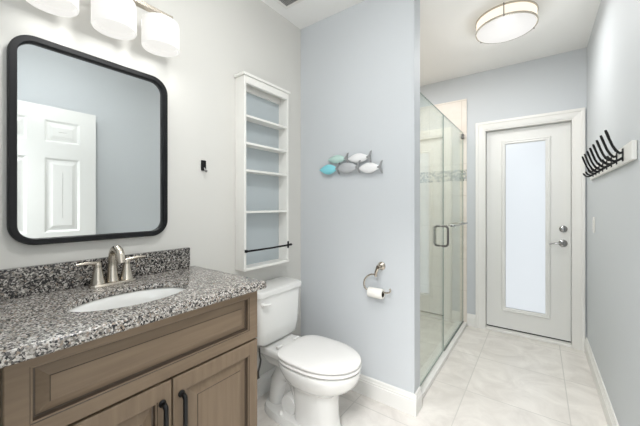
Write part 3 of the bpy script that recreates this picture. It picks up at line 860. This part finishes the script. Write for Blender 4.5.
# ------------------------------------------------------------------ hook rail on the right wall
ry0, ry1, rz0, rz1, rx = 1.772, 3.045, 1.438, 1.518, 1.790
hr = thing('hook_rail', 'white wall board with a row of black double coat hooks on the right wall', 'coat rack', (XR, 2.4, rz0))
obj('board', B(rx, XR - 0.001, ry0, ry1, rz0, rz1, bev=0.0025), M['white_cabinet'], hr)
for k in range(8):
    y = 1.925 + k * 0.1335
    bm = bmesh.new()
    box(bm, rx - 0.004, rx - 0.0002, y - 0.010, y + 0.010, 1.449, 1.507, bev=0.0015)
    tube(bm, [(rx - 0.002, y, 1.490), (rx - 0.012, y, 1.487), (rx - 0.024, y, 1.500), (rx - 0.036, y, 1.525), (rx - 0.047, y, 1.558), (rx - 0.056, y, 1.588), (rx - 0.060, y, 1.600)], [0.006, 0.006, 0.0058, 0.0055, 0.0055, 0.006, 0.0045], 10)
    tube(bm, [(rx - 0.002, y, 1.465), (rx - 0.015, y, 1.456), (rx - 0.028, y, 1.452), (rx - 0.040, y, 1.456), (rx - 0.050, y, 1.468), (rx - 0.054, y, 1.478)], [0.006, 0.0058, 0.0055, 0.0055, 0.0058, 0.0045], 10)
    obj('coat_hook', bm, M['black'], hr, True, label='black double coat hook')
ls = thing('light_switch', 'small white light switch on the right wall below the hook rail', 'light switch', (XR, 2.97, 1.04))
obj('switch_plate', B(XR - 0.006, XR - 0.0005, 2.935, 3.007, 1.045, 1.160, bev=0.002), M['trim'], ls)
obj('rocker', B(XR - 0.010, XR - 0.006, 2.955, 2.987, 1.068, 1.137, bev=0.0015), M['trim'], ls)

# ------------------------------------------------------------------ shower glass
GX = 0.838
gt = 2.000
gb = 0.042
sd_ = thing('shower_door', 'frameless clear glass shower door nearest the partition with a metal loop pull', 'shower door', (GX, 2.2, gb))
GS = 2.600
def glass_sheet(name, y0, y1, parent):
    """clear faces, green polished edges"""
    o = obj(name, B(GX - 0.004, GX + 0.004, y0, y1, gb, gt), M['glass'], parent)
    o.data.materials.append(M['glass_edge'])
    for p in o.data.polygons:
        if abs(p.normal.x) < 0.5: p.material_index = 1
    return o
glass_sheet('door_glass', SY0 + 0.016, GS - 0.003, sd_)
for z in (0.35, 1.68):
    bm = bmesh.new()
    box(bm, GX - 0.014, GX + 0.014, SY0 + 0.002, SY0 + 0.060, z - 0.04, z + 0.04, bev=0.003)
    obj('hinge', bm, M['chrome'], sd_)
for s in (1, -1):
    bm = bmesh.new()
    hy, zt, zb = 2.535, 1.078, 0.918
    x0, x1, r = GX + s * 0.0045, GX + s * 0.052, 0.022
    pts = [(x0, hy, zt), (x1 - s * r, hy, zt)] + [(x1 - s * r + s * r * math.sin(t), hy, zt - r + r * math.cos(t)) for t in (0.4, 0.8, 1.2, 1.57)]
    pts += [(x1, hy, (zt + zb) / 2)] + [(x1 - s * r + s * r * math.cos(t), hy, zb + r - r * math.sin(t)) for t in (0, 0.4, 0.8, 1.2)] + [(x1 - s * r, hy, zb), (x0, hy, zb)]
    tube(bm, pts, 0.0085, 12)
    obj('pull_handle', bm, M['dark_metal'], sd_, True, label='metal loop pull')
fp = thing('shower_fixed_panel', 'frameless fixed clear glass panel between shower door and tiled end wall', 'shower panel', (GX, 3.0, gb))
glass_sheet('panel_glass', GS + 0.003, YD - 0.019, fp)
obj('wall_clamp', B(GX - 0.013, GX + 0.013, YD - 0.065, YD - 0.018, gt - 0.06, gt - 0.015, bev=0.003), M['dark_metal'], fp)
obj('wall_channel', B(GX - 0.010, GX + 0.010, GS + 0.01, YD - 0.019, 0.0345, gb - 0.0005), M['chrome'], fp)
tb = thing('towel_bar', 'slim horizontal metal bar fixed across the fixed shower glass panel', 'towel bar', (GX + 0.04, 3.0, 1.066))
bm = bmesh.new()
tube(bm, [(GX + 0.045, 2.80, 1.066), (GX + 0.045, 3.36, 1.066)], 0.0075, 12)
obj('bar', bm, M['chrome'], tb, True)
for y in (2.85, 3.30):
    bm = bmesh.new()
    lathe(bm, [(0.014, 0.0045), (0.014, 0.008), (0.007, 0.011), (0.007, 0.045)], (GX, y, 1.066), (1, 0, 0), 16)
    obj('bar_post', bm, M['chrome'], tb, True)

# unseen fill lights, added to the shower ceiling and the hallway
sl = thing('shower_fill_light', 'added unseen round fill light in the shower ceiling', 'ceiling light', (0.42, 2.64, ZC - 0.01))
bm = bmesh.new()
lathe(bm, [(0.05, -0.001), (0.085, -0.001), (0.085, -0.006), (0.075, -0.009), (0.05, -0.005), (0.05, -0.001)], (0.42, 2.64, ZC), (0, 0, 1), 32, False, False)
obj('ring', bm, M['trim'], sl, True)
bm = bmesh.new(); lathe(bm, [(0.049, -0.001), (0.049, -0.003)], (0.42, 2.64, ZC), (0, 0, 1), 32)
obj('lens', bm, M['diffuser'], sl)
ld = bpy.data.lights.new('shower_fill_lamp', 'AREA'); ld.shape = 'DISK'; ld.size = 0.09; ld.energy = P_SHOWER_FILL; ld.color = LAMP
lo = bpy.data.objects.new('shower_fill_lamp', ld); scene.collection.objects.link(lo)
lo.parent = sl; lo.location = (0, 0, 0.003)
hl = thing('hall_fill_light', 'added unseen square fill light in the hallway behind the entrance', 'ceiling light', (1.35, -0.75, ZC - 0.05))
obj('housing', B(1.0, 1.7, -1.1, -0.4, ZC - 0.03, ZC - 0.001), M['trim'], hl)
obj('diffuser', B(1.02, 1.68, -1.08, -0.42, ZC - 0.04, ZC - 0.031), M['diffuser'], hl)
ld = bpy.data.lights.new('hall_fill_lamp', 'AREA'); ld.shape = 'SQUARE'; ld.size = 0.65; ld.energy = P_HALL_FILL; ld.color = (1, 0.99, 0.985)
lo = bpy.data.objects.new('hall_fill_lamp', ld); scene.collection.objects.link(lo)
lo.parent = hl; lo.location = (0, 0, 0.004)
